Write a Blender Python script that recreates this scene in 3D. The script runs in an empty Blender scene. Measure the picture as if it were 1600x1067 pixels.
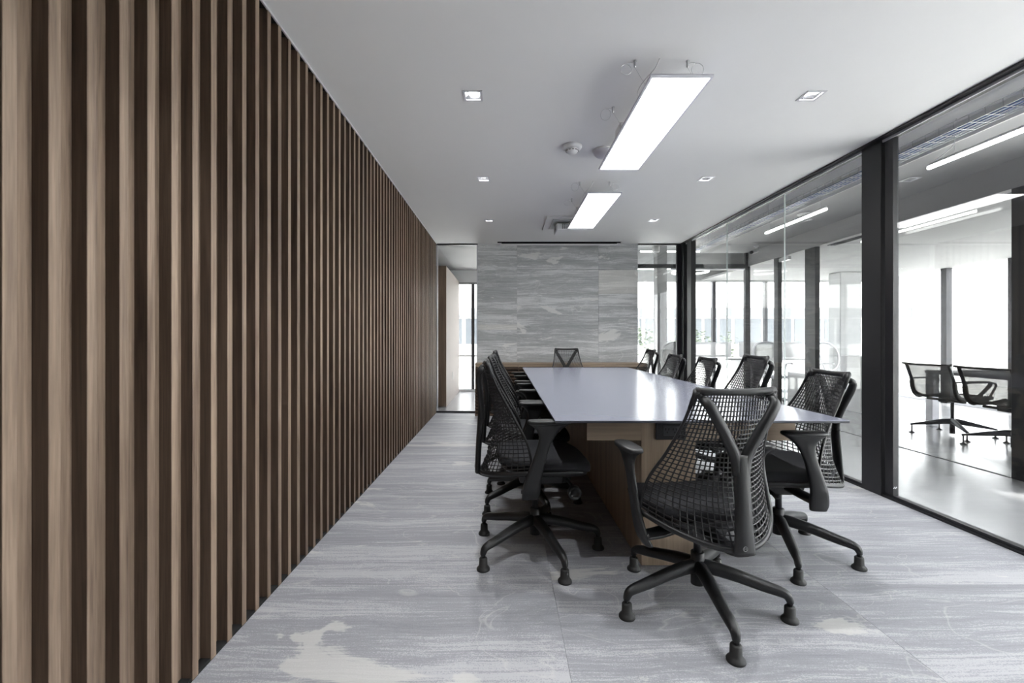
import bpy, bmesh, math, random
from mathutils import Vector, Matrix
random.seed(7)
PI = math.pi
sc = bpy.context.scene
COL = sc.collection

# ------------------------------------------------------------------ camera, sky, light, exposure
H = 1.10                                   # eye height
cam_d = bpy.data.cameras.new('camera'); cam = bpy.data.objects.new('camera', cam_d); COL.objects.link(cam)
cam.location = (0, 0, H); cam.rotation_euler = (PI/2, 0, 0)
cam_d.sensor_width = 36.0; cam_d.lens = 15.75
cam_d.shift_x = 0.0075; cam_d.shift_y = -0.0034
cam_d.clip_start = 0.02; cam_d.clip_end = 300
sc.camera = cam

SKY = 3.6
PANEL = 5.4
SPOT = 31.0
world = bpy.data.worlds.new('overcast_sky'); sc.world = world; world.use_nodes = True
wn = world.node_tree.nodes; wl = world.node_tree.links
bg = wn['Background']
wtc = wn.new('ShaderNodeTexCoord'); wsep = wn.new('ShaderNodeSeparateXYZ'); wramp = wn.new('ShaderNodeValToRGB')
wl.new(wtc.outputs['Generated'], wsep.inputs[0]); wl.new(wsep.outputs['Z'], wramp.inputs[0])
wramp.color_ramp.elements[0].color = (0.97, 0.975, 1.0, 1); wramp.color_ramp.elements[1].color = (0.93, 0.96, 1.0, 1)
wl.new(wramp.outputs[0], bg.inputs[0]); bg.inputs[1].default_value = SKY

sun_d = bpy.data.lights.new('sun', 'SUN'); sun_d.energy = 7.0; sun_d.angle = math.radians(4); sun_d.color = (1.0, 0.97, 0.93)
sun = bpy.data.objects.new('sun', sun_d); COL.objects.link(sun)
sun.rotation_euler = (math.radians(6), math.radians(15), 0)     # high sun on the window side

sc.view_settings.view_transform = 'Standard'; sc.view_settings.look = 'None'
sc.view_settings.gamma = 1.0; sc.view_settings.use_curve_mapping = False
sc.view_settings.exposure = 1.36
sc.cycles.max_bounces = 10; sc.cycles.diffuse_bounces = 5; sc.cycles.glossy_bounces = 4
sc.cycles.transparent_max_bounces = 40; sc.cycles.transmission_bounces = 6
sc.cycles.caustics_reflective = False; sc.cycles.caustics_refractive = False
sc.cycles.sample_clamp_indirect = 6.0

# ------------------------------------------------------------------ materials
def new_mat(name):
    m = bpy.data.materials.new(name); m.use_nodes = True
    nt = m.node_tree
    return m, nt.nodes, nt.links, nt.nodes['Principled BSDF']

def plain(name, c, rough=0.5, metal=0.0, bump=0.0, bscale=300.0, var=0.06, spec=0.5):
    m, n, l, p = new_mat(name)
    tc = n.new('ShaderNodeTexCoord'); nz = n.new('ShaderNodeTexNoise'); nz.inputs['Scale'].default_value = 9.0
    nz.inputs['Detail'].default_value = 3.0
    l.new(tc.outputs['Object'], nz.inputs['Vector'])
    mx = n.new('ShaderNodeMix'); mx.data_type = 'RGBA'
    mx.inputs[6].default_value = tuple(max(0, k*(1-var)) for k in c) + (1,)
    mx.inputs[7].default_value = tuple(min(1, k*(1+var)) for k in c) + (1,)
    l.new(nz.outputs[0], mx.inputs[0]); l.new(mx.outputs[2], p.inputs['Base Color'])
    p.inputs['Roughness'].default_value = rough; p.inputs['Metallic'].default_value = metal
    p.inputs['Specular IOR Level'].default_value = spec
    if bump > 0:
        b = n.new('ShaderNodeBump'); n2 = n.new('ShaderNodeTexNoise'); n2.inputs['Scale'].default_value = bscale
        l.new(tc.outputs['Object'], n2.inputs['Vector']); l.new(n2.outputs[0], b.inputs['Height'])
        b.inputs['Strength'].default_value = bump; b.inputs['Distance'].default_value = 0.002
        l.new(b.outputs[0], p.inputs['Normal'])
    return m

def emit(name, c, s):
    m, n, l, p = new_mat(name)
    p.inputs['Base Color'].default_value = (0.8, 0.8, 0.8, 1)
    p.inputs['Emission Color'].default_value = c + (1,); p.inputs['Emission Strength'].default_value = s
    return m

def wood(name, c1, c2, axis='Z', scale=1.0, rough=0.5, spec=0.35):
    m, n, l, p = new_mat(name)
    tc = n.new('ShaderNodeTexCoord'); oi = n.new('ShaderNodeObjectInfo')
    mp = n.new('ShaderNodeMapping'); 
    st = [26*scale, 26*scale, 26*scale]; st['XYZ'.index(axis)] = 1.1*scale
    mp.inputs['Scale'].default_value = st
    va = n.new('ShaderNodeVectorMath'); va.operation = 'MULTIPLY_ADD'
    cv = n.new('ShaderNodeCombineXYZ')
    for i in range(3): l.new(oi.outputs['Random'], cv.inputs[i])
    va.inputs[1].default_value = (17.3, 31.7, 53.1)
    l.new(cv.outputs[0], va.inputs[0]); l.new(tc.outputs['Object'], va.inputs[2])
    l.new(va.outputs[0], mp.inputs['Vector'])
    nz = n.new('ShaderNodeTexNoise'); nz.inputs['Scale'].default_value = 1.0; nz.inputs['Detail'].default_value = 6.0
    nz.inputs['Roughness'].default_value = 0.6; nz.inputs['Distortion'].default_value = 0.6
    l.new(mp.outputs[0], nz.inputs['Vector'])
    mp2 = n.new('ShaderNodeMapping'); st2 = [170*scale]*3; st2['XYZ'.index(axis)] = 7*scale; mp2.inputs['Scale'].default_value = st2
    l.new(va.outputs[0], mp2.inputs['Vector'])
    nf = n.new('ShaderNodeTexNoise'); nf.inputs['Scale'].default_value = 1.0; nf.inputs['Detail'].default_value = 3.0
    l.new(mp2.outputs[0], nf.inputs['Vector'])
    ad = n.new('ShaderNodeMath'); ad.operation = 'MULTIPLY_ADD'; ad.inputs[1].default_value = 0.35
    l.new(nf.outputs[0], ad.inputs[0]); l.new(nz.outputs[0], ad.inputs[2])
    mr = n.new('ShaderNodeMapRange'); mr.inputs[1].default_value = 0.48; mr.inputs[2].default_value = 0.88
    l.new(ad.outputs[0], mr.inputs[0])
    mx = n.new('ShaderNodeMix'); mx.data_type = 'RGBA'
    mx.inputs[6].default_value = c1 + (1,); mx.inputs[7].default_value = c2 + (1,)
    l.new(mr.outputs[0], mx.inputs[0])
    hv = n.new('ShaderNodeHueSaturation')
    m3 = n.new('ShaderNodeMapRange'); m3.inputs[3].default_value = 0.84; m3.inputs[4].default_value = 1.14
    l.new(oi.outputs['Random'], m3.inputs[0]); l.new(m3.outputs[0], hv.inputs['Value']); l.new(mx.outputs[2], hv.inputs['Color'])
    l.new(hv.outputs[0], p.inputs['Base Color'])
    p.inputs['Roughness'].default_value = rough; p.inputs['Specular IOR Level'].default_value = spec
    b = n.new('ShaderNodeBump'); b.inputs['Strength'].default_value = 0.15; b.inputs['Distance'].default_value = 0.001
    l.new(nf.outputs[0], b.inputs['Height']); l.new(b.outputs[0], p.inputs['Normal'])
    return m

def stone(name, dark, mid, light, pale, vert=False, rough=0.5):
    """streaked grey stone: long grain along X, pale patches and veins, fine speckle"""
    m, n, l, p = new_mat(name)
    tc = n.new('ShaderNodeTexCoord'); oi = n.new('ShaderNodeObjectInfo')
    cv = n.new('ShaderNodeCombineXYZ')
    for i in range(3): l.new(oi.outputs['Random'], cv.inputs[i])
    va = n.new('ShaderNodeVectorMath'); va.operation = 'MULTIPLY_ADD'; va.inputs[1].default_value = (41.0, 67.0, 29.0)
    l.new(cv.outputs[0], va.inputs[0]); l.new(tc.outputs['Object'], va.inputs[2])
    # gentle warp so that the grain waves
    wz = n.new('ShaderNodeTexNoise'); wz.inputs['Scale'].default_value = 1.3; wz.inputs['Detail'].default_value = 2.0
    l.new(va.outputs[0], wz.inputs['Vector'])
    wsub = n.new('ShaderNodeVectorMath'); wsub.operation = 'MULTIPLY_ADD'
    wsub.inputs[1].default_value = (0.0, 0.10, 0.10); l.new(wz.outputs['Color'], wsub.inputs[0]); l.new(va.outputs[0], wsub.inputs[2])
    def nz(scale, detail=5.0, rgh=0.6, dist=0.0):
        mp = n.new('ShaderNodeMapping'); mp.inputs['Scale'].default_value = scale
        l.new(wsub.outputs[0], mp.inputs['Vector'])
        t = n.new('ShaderNodeTexNoise'); t.inputs['Scale'].default_value = 1.0; t.inputs['Detail'].default_value = detail
        t.inputs['Roughness'].default_value = rgh; t.inputs['Distortion'].default_value = dist
        l.new(mp.outputs[0], t.inputs['Vector']); return t
    big = nz((0.5, 9, 9), 7, 0.68)
    fine = nz((1.8, 80, 80), 4, 0.75)
    spk = nz((190, 240, 240), 2, 0.7)
    patch = nz((1.0, 2.6, 2.6), 6, 0.6, 0.9)
    def math2(op, a, bv, c=None):
        t = n.new('ShaderNodeMath'); t.operation = op
        for i, v in enumerate((a, bv, c)):
            if v is None: continue
            if isinstance(v, (int, float)): t.inputs[i].default_value = v
            else: l.new(v, t.inputs[i])
        return t.outputs[0]
    s = math2('MULTIPLY_ADD', fine.outputs[0], 0.75, big.outputs[0]); s = math2('SUBTRACT', s, 0.10)
    s = math2('MULTIPLY_ADD', spk.outputs[0], 0.62, s); s = math2('SUBTRACT', s, 0.16)
    rp = n.new('ShaderNodeValToRGB'); e = rp.color_ramp.elements
    e[0].position = 0.60; e[0].color = dark + (1,); e[1].position = 1.30; e[1].color = light + (1,)
    k = e.new(0.93); k.color = mid + (1,)
    sc_ = math2('MULTIPLY', s, 0.98); l.new(sc_, rp.inputs[0])
    pm = n.new('ShaderNodeMapRange'); pm.inputs[1].default_value = 0.63; pm.inputs[2].default_value = 0.65
    ps = math2('MULTIPLY_ADD', fine.outputs[0], 0.10, patch.outputs[0]); ps = math2('SUBTRACT', ps, 0.03)
    l.new(ps, pm.inputs[0])
    pmf = math2('MULTIPLY', pm.outputs[0], 0.75)
    mx = n.new('ShaderNodeMix'); mx.data_type = 'RGBA'; l.new(pmf, mx.inputs[0]); l.new(rp.outputs[0], mx.inputs[6])
    mx.inputs[7].default_value = pale + (1,)
    # thin veins
    vn = nz((1.1, 2.0, 2.0), 3, 0.5, 1.2)
    vd = math2('SUBTRACT', vn.outputs[0], 0.5); vd = math2('ABSOLUTE', vd, 0.0)
    vm = n.new('ShaderNodeMapRange'); vm.inputs[1].default_value = 0.006; vm.inputs[2].default_value = 0.0; vm.inputs[3].default_value = 0.0; vm.inputs[4].default_value = 0.4
    l.new(vd, vm.inputs[0])
    mx2 = n.new('ShaderNodeMix'); mx2.data_type = 'RGBA'; l.new(vm.outputs[0], mx2.inputs[0]); l.new(mx.outputs[2], mx2.inputs[6])
    mx2.inputs[7].default_value = pale + (1,)
    l.new(mx2.outputs[2], p.inputs['Base Color'])
    p.inputs['Roughness'].default_value = rough; p.inputs['Specular IOR Level'].default_value = 0.4
    b = n.new('ShaderNodeBump'); b.inputs['Strength'].default_value = 0.12; b.inputs['Distance'].default_value = 0.001
    l.new(s, b.inputs['Height']); l.new(b.outputs[0], p.inputs['Normal'])
    return m

def glass(name, tint=(0.975, 0.98, 0.975), ior=1.5):
    m, n, l, p = new_mat(name)
    n.remove(p); out = n['Material Output']
    tr = n.new('ShaderNodeBsdfTransparent'); tr.inputs[0].default_value = tint + (1,)
    gl = n.new('ShaderNodeBsdfGlossy'); gl.inputs['Roughness'].default_value = 0.0; gl.inputs[0].default_value = (1, 1, 1, 1)
    ge = n.new('ShaderNodeNewGeometry'); dt = n.new('ShaderNodeVectorMath'); dt.operation = 'DOT_PRODUCT'
    l.new(ge.outputs['Incoming'], dt.inputs[0]); l.new(ge.outputs['Normal'], dt.inputs[1])
    def mth(op, a, bv):
        t = n.new('ShaderNodeMath'); t.operation = op
        for i, v in enumerate((a, bv)):
            if isinstance(v, (int, float)): t.inputs[i].default_value = v
            else: l.new(v, t.inputs[i])
        return t.outputs[0]
    f0 = ((ior-1)/(ior+1))**2
    ab = mth('ABSOLUTE', dt.outputs['Value'], 0.0); om = mth('SUBTRACT', 1.0, ab); pw = mth('POWER', om, 5.0)
    fr = mth('ADD', mth('MULTIPLY', pw, 1-f0), f0)
    mx = n.new('ShaderNodeMixShader'); l.new(fr, mx.inputs[0]); l.new(tr.outputs[0], mx.inputs[1]); l.new(gl.outputs[0], mx.inputs[2])
    l.new(mx.outputs[0], out.inputs[0])
    return m

def net_cloth(name, c, alpha):
    m, n, l, p = new_mat(name)
    p.inputs['Base Color'].default_value = c + (1,); p.inputs['Roughness'].default_value = 0.6; p.inputs['Alpha'].default_value = alpha
    return m

M = {}
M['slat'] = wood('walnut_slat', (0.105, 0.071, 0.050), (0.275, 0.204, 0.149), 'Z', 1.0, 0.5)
M['slat_flank_shaded'] = wood('walnut_slat_shaded', (0.040, 0.026, 0.019), (0.120, 0.082, 0.058), 'Z', 1.0, 0.5)  # slat wood in a darker tone, shade of the slat sides painted in
M['bay'] = wood('walnut_bay_board', (0.085, 0.058, 0.041), (0.225, 0.163, 0.118), 'Z', 1.0, 0.55)
M['walnut_panel'] = wood('walnut_panel', (0.10, 0.066, 0.045), (0.21, 0.145, 0.10), 'Z', 0.8, 0.55)
M['edge_dark'] = plain('dark_slate_edge', (0.035, 0.037, 0.047), 0.4)
M['oak'] = wood('oak_veneer', (0.22, 0.168, 0.122), (0.37, 0.287, 0.21), 'X', 0.7, 0.45)
M['oak_v'] = wood('oak_veneer_upright', (0.22, 0.168, 0.122), (0.37, 0.287, 0.21), 'Z', 0.7, 0.45)
M['dark_slat'] = wood('dark_walnut_slat', (0.05, 0.034, 0.025), (0.12, 0.08, 0.055), 'X', 0.8, 0.5)
M['floor_stone'] = stone('floor_stone', (0.185, 0.188, 0.206), (0.262, 0.266, 0.286), (0.37, 0.372, 0.388), (0.46, 0.456, 0.44))
M['wall_stone'] = stone('wall_stone', (0.30, 0.31, 0.32), (0.46, 0.475, 0.485), (0.70, 0.71, 0.715), (0.76, 0.76, 0.74), rough=0.65)
M['wall_stone_pale'] = stone('pale_wall_stone', (0.52, 0.52, 0.51), (0.64, 0.64, 0.62), (0.76, 0.76, 0.74), (0.80, 0.80, 0.77), rough=0.65)
M['joint'] = plain('joint_grey', (0.20, 0.20, 0.20), 0.8)
M['white'] = plain('white_paint', (0.80, 0.80, 0.805), 0.7, var=0.01)
M['white_gloss'] = plain('white_plastic', (0.78, 0.78, 0.79), 0.35, var=0.01)
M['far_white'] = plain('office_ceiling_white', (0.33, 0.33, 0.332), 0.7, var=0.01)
M['passage_wall'] = plain('pale_pink_plaster', (0.29, 0.255, 0.235), 0.7, var=0.02)
M['charcoal'] = plain('charcoal_wall', (0.05, 0.05, 0.05), 0.7, var=0.02)
M['corr_paint'] = plain('corridor_grey_paint', (0.34, 0.34, 0.345), 0.7, var=0.02)
M['grey_paint'] = plain('grey_paint', (0.22, 0.22, 0.225), 0.7, var=0.02)
M['pale_grey'] = plain('pale_grey_paint', (0.55, 0.56, 0.565), 0.7, var=0.03)
M['concrete'] = plain('bare_concrete', (0.42, 0.42, 0.41), 0.8, var=0.12, bump=0.2, bscale=60)
M['pale_floor'] = plain('polished_pale_floor', (0.29, 0.29, 0.298), 0.22, var=0.05, spec=0.5)
M['black'] = plain('black_void', (0.006, 0.006, 0.006), 0.9)
M['black_metal'] = plain('black_powder_coat', (0.009, 0.009, 0.011), 0.42)
M['dark_metal'] = plain('dark_grey_metal', (0.05, 0.05, 0.055), 0.35, metal=0.6)
M['steel'] = plain('brushed_steel', (0.55, 0.55, 0.56), 0.3, metal=1.0)
M['chrome'] = plain('chrome', (0.75, 0.75, 0.76), 0.12, metal=1.0)
M['alu'] = plain('satin_aluminium', (0.62, 0.62, 0.66), 0.35, metal=0.5)
M['lilac'] = plain('pale_lilac_frame', (0.70, 0.70, 0.77), 0.4, var=0.01)
M['glass'] = glass('clear_glass')
M['glass_far'] = glass('window_glass', (0.98, 0.985, 0.985), 1.3)
M['glass_edge'] = plain('polished_glass_edge', (0.62, 0.70, 0.69), 0.15)
M['chair_plastic'] = plain('black_chair_plastic', (0.0065, 0.007, 0.0078), 0.45, bump=0.1, bscale=900)
M['chair_net'] = plain('black_elastomer', (0.014, 0.014, 0.0155), 0.4)
M['chair_fabric'] = plain('black_seat_fabric', (0.016, 0.0165, 0.019), 0.9, bump=0.5, bscale=1200, spec=0.2)
M['rubber'] = plain('black_rubber', (0.012, 0.012, 0.012), 0.6)
M['emblem'] = plain('emblem_grey', (0.22, 0.22, 0.22), 0.4)
M['panel_emit'] = emit('panel_diffuser', (1.0, 0.995, 0.985), PANEL)
M['line_emit'] = emit('line_diffuser', (1.0, 1.0, 1.0), 2.6)
M['soft_emit'] = emit('dim_line_diffuser', (1.0, 1.0, 1.0), 1.1)
M['bulb_emit'] = emit('bulb', (0.96, 0.98, 1.0), 30.0)
M['blue_cable'] = plain('blue_cable', (0.05, 0.09, 0.26), 0.5)
M['leaf'] = plain('hedge_leaf', (0.07, 0.10, 0.05), 0.7, var=0.4)
M['facade_white'] = plain('facade_white', (0.72, 0.72, 0.71), 0.8)
M['facade_grey'] = plain('facade_grey', (0.13, 0.135, 0.14), 0.8)
M['facade_glass'] = plain('facade_glass', (0.08, 0.09, 0.10), 0.2)
M['ground'] = plain('pale_paving', (0.55, 0.55, 0.535), 0.9, var=0.1)
M['set_net'] = net_cloth('grey_translucent_net', (0.05, 0.05, 0.052), 0.90)
M['grey_net'] = net_cloth('pale_translucent_net', (0.22, 0.23, 0.24), 0.8)

def tabletop_mat():
    m, n, l, p = new_mat('slate_blue_laminate')
    tc = n.new('ShaderNodeTexCoord'); nz = n.new('ShaderNodeTexNoise'); nz.inputs['Scale'].default_value = 3.0
    l.new(tc.outputs['Object'], nz.inputs['Vector'])
    mx = n.new('ShaderNodeMix'); mx.data_type = 'RGBA'
    mx.inputs[6].default_value = (0.175, 0.184, 0.232, 1); mx.inputs[7].default_value = (0.188, 0.197, 0.248, 1)
    l.new(nz.outputs[0], mx.inputs[0]); l.new(mx.outputs[2], p.inputs['Base Color'])
    p.inputs['Roughness'].default_value = 0.21; p.inputs['Specular IOR Level'].default_value = 0.7
    p.inputs['IOR'].default_value = 1.6
    return m
M['tabletop'] = tabletop_mat()

# ------------------------------------------------------------------ mesh helpers
def obj(name, bm, mat, parent=None, smooth=False):
    bmesh.ops.recalc_face_normals(bm, faces=bm.faces[:])
    me = bpy.data.meshes.new(name); bm.to_mesh(me); bm.free()
    if smooth: me.polygons.foreach_set('use_smooth', [True]*len(me.polygons))
    me.materials.append(M[mat] if isinstance(mat, str) else mat)
    o = bpy.data.objects.new(name, me); COL.objects.link(o)
    if parent is not None: o.parent = parent
    return o

def put(name, mesh, parent, loc=(0, 0, 0), rotz=0.0):
    o = bpy.data.objects.new(name, mesh); COL.objects.link(o)
    o.parent = parent; o.location = loc; o.rotation_euler = (0, 0, rotz)
    return o

def empty(name, loc=(0, 0, 0), rotz=0.0):
    o = bpy.data.objects.new(name, None); COL.objects.link(o)
    o.location = loc; o.rotation_euler = (0, 0, rotz); o.empty_display_size = 0.1
    return o

def tag(o, label, cat, group=None):
    o['label'] = label; o['category'] = cat
    if group: o['group'] = group
    return o

def struct(o, label=None):
    o['kind'] = 'structure'
    if label: o['label'] = label
    return o

def B(): return bmesh.new()

def box(bm, lo, hi, bev=0.0):
    lo = Vector(lo); hi = Vector(hi)
    r = bmesh.ops.create_cube(bm, size=1.0)
    for v in r['verts']:
        v.co = Vector(((lo[i]+hi[i])/2 + v.co[i]*(hi[i]-lo[i])) for i in range(3))
    if bev > 0:
        es = list({e for v in r['verts'] for e in v.link_edges})
        bmesh.ops.bevel(bm, geom=es, offset=bev, segments=1, affect='EDGES', profile=0.5)
    return bm

def bxo(lo, hi, bev=0.0): return box(B(), lo, hi, bev)

def prism(bm, pts, z0, z1):
    a = [bm.verts.new((x, y, z0)) for x, y in pts]; b = [bm.verts.new((x, y, z1)) for x, y in pts]
    n = len(pts)
    bm.faces.new(a[::-1]); bm.faces.new(b)
    for i in range(n): bm.faces.new((a[i], a[(i+1) % n], b[(i+1) % n], b[i]))
    return bm

def lathe(bm, prof, n=16, c=(0, 0, 0)):
    rings = []
    for r, z in prof:
        if r < 1e-6: rings.append([bm.verts.new((c[0], c[1], c[2]+z))])
        else: rings.append([bm.verts.new((c[0]+r*math.cos(2*PI*i/n), c[1]+r*math.sin(2*PI*i/n), c[2]+z)) for i in range(n)])
    for a, b in zip(rings, rings[1:]):
        for i in range(n):
            j = (i+1) % n
            if len(a) == 1 and len(b) == 1: continue
            if len(a) == 1: bm.faces.new((a[0], b[i], b[j]))
            elif len(b) == 1: bm.faces.new((a[i], a[j], b[0]))
            else: bm.faces.new((a[i], a[j], b[j], b[i]))
    if len(rings[0]) > 1: bm.faces.new(rings[0])
    if len(rings[-1]) > 1: bm.faces.new(rings[-1])
    return bm

def tube(bm, pts, rad, n=8, up=(0, 0, 1), closed=False, flat=1.0):
    """swept tube; rad: number or list; flat: ratio of the second radius"""
    P = [Vector(p) for p in pts]; N = len(P)
    R = rad if isinstance(rad, (list, tuple)) else [rad]*N
    R = [r if isinstance(r, (list, tuple)) else (r, r*flat) for r in R]
    rings = []; prev = None
    for i in range(N):
        if closed: t = P[(i+1) % N]-P[i-1]
        else: t = P[min(i+1, N-1)]-P[max(i-1, 0)]
        t.normalize()
        if prev is None:
            u = Vector(up); 
            if abs(u.dot(t)) > 0.95: u = Vector((1, 0, 0))
        else: u = prev
        u = (u - t*u.dot(t)).normalized(); prev = u
        w = t.cross(u)
        rings.append([bm.verts.new(P[i]+u*(math.cos(2*PI*k/n+PI/n)*R[i][0])+w*(math.sin(2*PI*k/n+PI/n)*R[i][1])) for k in range(n)])
    m = N if closed else N-1
    for i in range(m):
        a = rings[i]; b = rings[(i+1) % N]
        for k in range(n): bm.faces.new((a[k], a[(k+1) % n], b[(k+1) % n], b[k]))
    if not closed:
        bm.faces.new(rings[0][::-1]); bm.faces.new(rings[-1])
    return bm

def loft(bm, rings, cap=True):
    R = [[bm.verts.new(p) for p in r] for r in rings]; n = len(R[0])
    for a, b in zip(R, R[1:]):
        for k in range(n): bm.faces.new((a[k], a[(k+1) % n], b[(k+1) % n], b[k]))
    if cap: bm.faces.new(R[0][::-1]); bm.faces.new(R[-1])
    return bm

def smoothpts(pts, sub=4):
    """Catmull-Rom through points of any dimension"""
    out = []; n = len(pts)
    for i in range(n-1):
        p0 = pts[max(i-1, 0)]; p1 = pts[i]; p2 = pts[i+1]; p3 = pts[min(i+2, n-1)]
        for s in range(sub):
            t = s/sub
            out.append(tuple(0.5*((2*b)+(-a+c)*t+(2*a-5*b+4*c-d)*t*t+(-a+3*b-3*c+d)*t**3) for a, b, c, d in zip(p0, p1, p2, p3)))
    out.append(tuple(pts[-1])); return out

def copy_tree(o, parent=None):
    c = o.copy(); COL.objects.link(c)
    if parent is not None: c.parent = parent
    for ch in list(o.children): copy_tree(ch, c)
    return c

def lerp_tab(tab, v):
    n = len(tab)-1; x = min(max(v, 0), 1)*n; i = min(int(x), n-1); t = x-i
    p0 = tab[max(i-1, 0)]; p1 = tab[i]; p2 = tab[i+1]; p3 = tab[min(i+2, n)]
    return 0.5*((2*p1)+(-p0+p2)*t+(2*p0-5*p1+4*p2-p3)*t*t+(-p0+3*p1-3*p2+p3)*t**3)

# ------------------------------------------------------------------ the room's measures
XL = -0.996          # front of the wooden slats
XG = 2.66            # glass wall on the right
YB = 6.62            # back wall
YN = -1.6            # wall behind the camera
ZC = 2.49            # ceiling
XC2 = 4.0            # second glazed line beyond the corridor
XW = 7.5             # window wall beyond
YE = 7.33            # end of the corridor
YM = 3.2             # near end of the meeting room
YW = 9.2             # far windows
ZS = 2.27            # lower ceiling / soffit beyond

# floor of the room: slabs laid on a bed
floor = struct(obj('floor', bxo((-1.3, YN, -0.12), (XG+0.04, YB+0.10, -0.004)), 'joint'))
xs = [-1.04, 0.215, 1.415, 2.625]
ys = [-1.6, -0.4, 0.8, 2.0, 3.2, 4.4, 5.6, 6.70]
g = 0.0005
for i in range(3):
    for j in range(len(ys)-1):
        w = xs[i+1]-xs[i]; d = ys[j+1]-ys[j]
        bm = bxo((-w/2+g, -d/2+g, -0.02), (w/2-g, d/2-g, 0.0), 0.0004)
        o = obj('stone_slab', bm, 'floor_stone', floor); o.location = ((xs[i]+xs[i+1])/2, (ys[j]+ys[j+1])/2, 0)

# ceiling with openings for the downlights and the screen slot
DLX = (-0.18, 1.76); DLY = (-0.13, 1.22, 2.57, 3.91, 5.28)
HO = 0.043
def grid_sheet(bm, X0, X1, Y0, Y1, holes, z):
    xs_ = sorted({X0, X1} | {h[0] for h in holes} | {h[1] for h in holes})
    ys_ = sorted({Y0, Y1} | {h[2] for h in holes} | {h[3] for h in holes})
    V = {}
    def vt(x, y):
        if (x, y) not in V: V[(x, y)] = bm.verts.new((x, y, z))
        return V[(x, y)]
    for a, b in zip(xs_, xs_[1:]):
        for c, d in zip(ys_, ys_[1:]):
            mx, my = (a+b)/2, (c+d)/2
            if any(h[0] < mx < h[1] and h[2] < my < h[3] for h in holes): continue
            bm.faces.new((vt(a, c), vt(a, d), vt(b, d), vt(b, c)))
holes = [(x-HO, x+HO, y-HO, y+HO) for x in DLX for y in DLY]
SLOT = (-0.10, 1.70, YB-0.155, YB-0.07)
holes.append(SLOT)
bm = B(); grid_sheet(bm, XL+0.004, 2.59, YN, YB+0.05, holes, ZC)
ceil = struct(obj('ceiling', bm, 'white'))
obj('ceiling_slab', bxo((-1.3, YN, 3.0), (XG+0.5, YB+0.1, 3.1)), 'concrete', ceil)
obj('shadow_gap_bead', bxo((XL-0.003, YN, ZC-0.010), (XL+0.004, YB, ZC+0.004)), 'alu', ceil)
obj('recess_lid', bxo((-1.3, YN, ZC+0.0), (XL-0.003, YB, ZC+0.02)), 'black', ceil)
bm = B()
box(bm, (SLOT[0], SLOT[2], ZC+0.13), (SLOT[1], SLOT[3], ZC+0.14))
box(bm, (SLOT[0], SLOT[3], ZC), (SLOT[1], SLOT[3]+0.01, ZC+0.14)); box(bm, (SLOT[0], SLOT[2]-0.01, ZC+0.001), (SLOT[1], SLOT[2], ZC+0.14))
obj('screen_slot', bm, 'black', ceil)

# left wall: backing panel and every slat
WD = 0.041
wall_left = struct(obj('wall_left', bxo((XL-WD-0.03, YN, 0.0), (XL-WD, YB, ZC)), 'walnut_panel'))
obj('plinth', bxo((XL-WD, YN, -0.003), (XL-0.004, YB, 0.012)), 'black', wall_left)
PIT = 0.0905
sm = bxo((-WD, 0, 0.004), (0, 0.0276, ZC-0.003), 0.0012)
bmesh.ops.recalc_face_normals(sm, faces=sm.faces[:]); slat_me = bpy.data.meshes.new('slat'); sm.to_mesh(slat_me); sm.free(); slat_me.materials.append(M['slat']); slat_me.materials.append(M['slat_flank_shaded'])
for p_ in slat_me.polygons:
    if abs(p_.normal.y) > 0.9: p_.material_index = 1  # sides get the wood with shade in its colour
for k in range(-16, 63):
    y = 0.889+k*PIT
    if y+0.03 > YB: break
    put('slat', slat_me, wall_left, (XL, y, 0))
# back panels between the slats, each bay its own board
bm_ = bxo((0, 0, 0.012), (0.004, PIT-0.0276-0.001, ZC-0.012))
bmesh.ops.recalc_face_normals(bm_, faces=bm_.faces[:]); bay_me = bpy.data.meshes.new('bay_panel'); bm_.to_mesh(bay_me); bm_.free(); bay_me.materials.append(M['bay'])
for k in range(-16, 62):
    put('bay_panel', bay_me, wall_left, (XL-WD, 0.889+k*PIT+0.0281, 0))
# hidden door's steel edge in the slats
obj('door_edge', bxo((XL-WD+0.004, 3.195, 0.006), (XL-0.006, 3.204, ZC-0.006)), 'dark_metal', wall_left)

# wall behind the camera
wall_near = struct(obj('wall_near', bxo((-1.3, YN-0.1, 0), (XG+0.04, YN, ZC+0.5)), 'charcoal'))

# back wall: stone slabs on a core
SX0, SX1 = -0.395, 1.974
wall_back = struct(obj('wall_back', bxo((SX0+0.004, YB+0.022, 0.0), (SX1-0.004, YB+0.16, ZC+0.3)), 'pale_grey'))
cols = [(SX0, 0.188, [0.0, 0.62, 1.222, 1.30, 1.83, ZC]), (0.188, 1.392, [0.0, 0.62, 1.16, 1.575, 2.12, ZC]), (1.392, SX1, [0.0, 0.62, 1.00, 1.405, 1.755, 2.105, ZC])]
for (x0, x1, zs) in cols:
    for a, b in zip(zs, zs[1:]):
        w = x1-x0; h = b-a
        bm = bxo((-w/2+0.0012, -0.022, -h/2+0.0008), (w/2-0.0012, 0.0, h/2-0.0008), 0.001)
        pale_ = (x0 == SX0 and abs(a-1.222) < 1e-6) or (x1 == SX1 and abs(a-1.755) < 1e-6)
        o = obj('stone_slab', bm, 'wall_stone_pale' if pale_ else 'wall_stone', wall_back); o.location = ((x0+x1)/2, YB+0.022, (a+b)/2)

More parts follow.
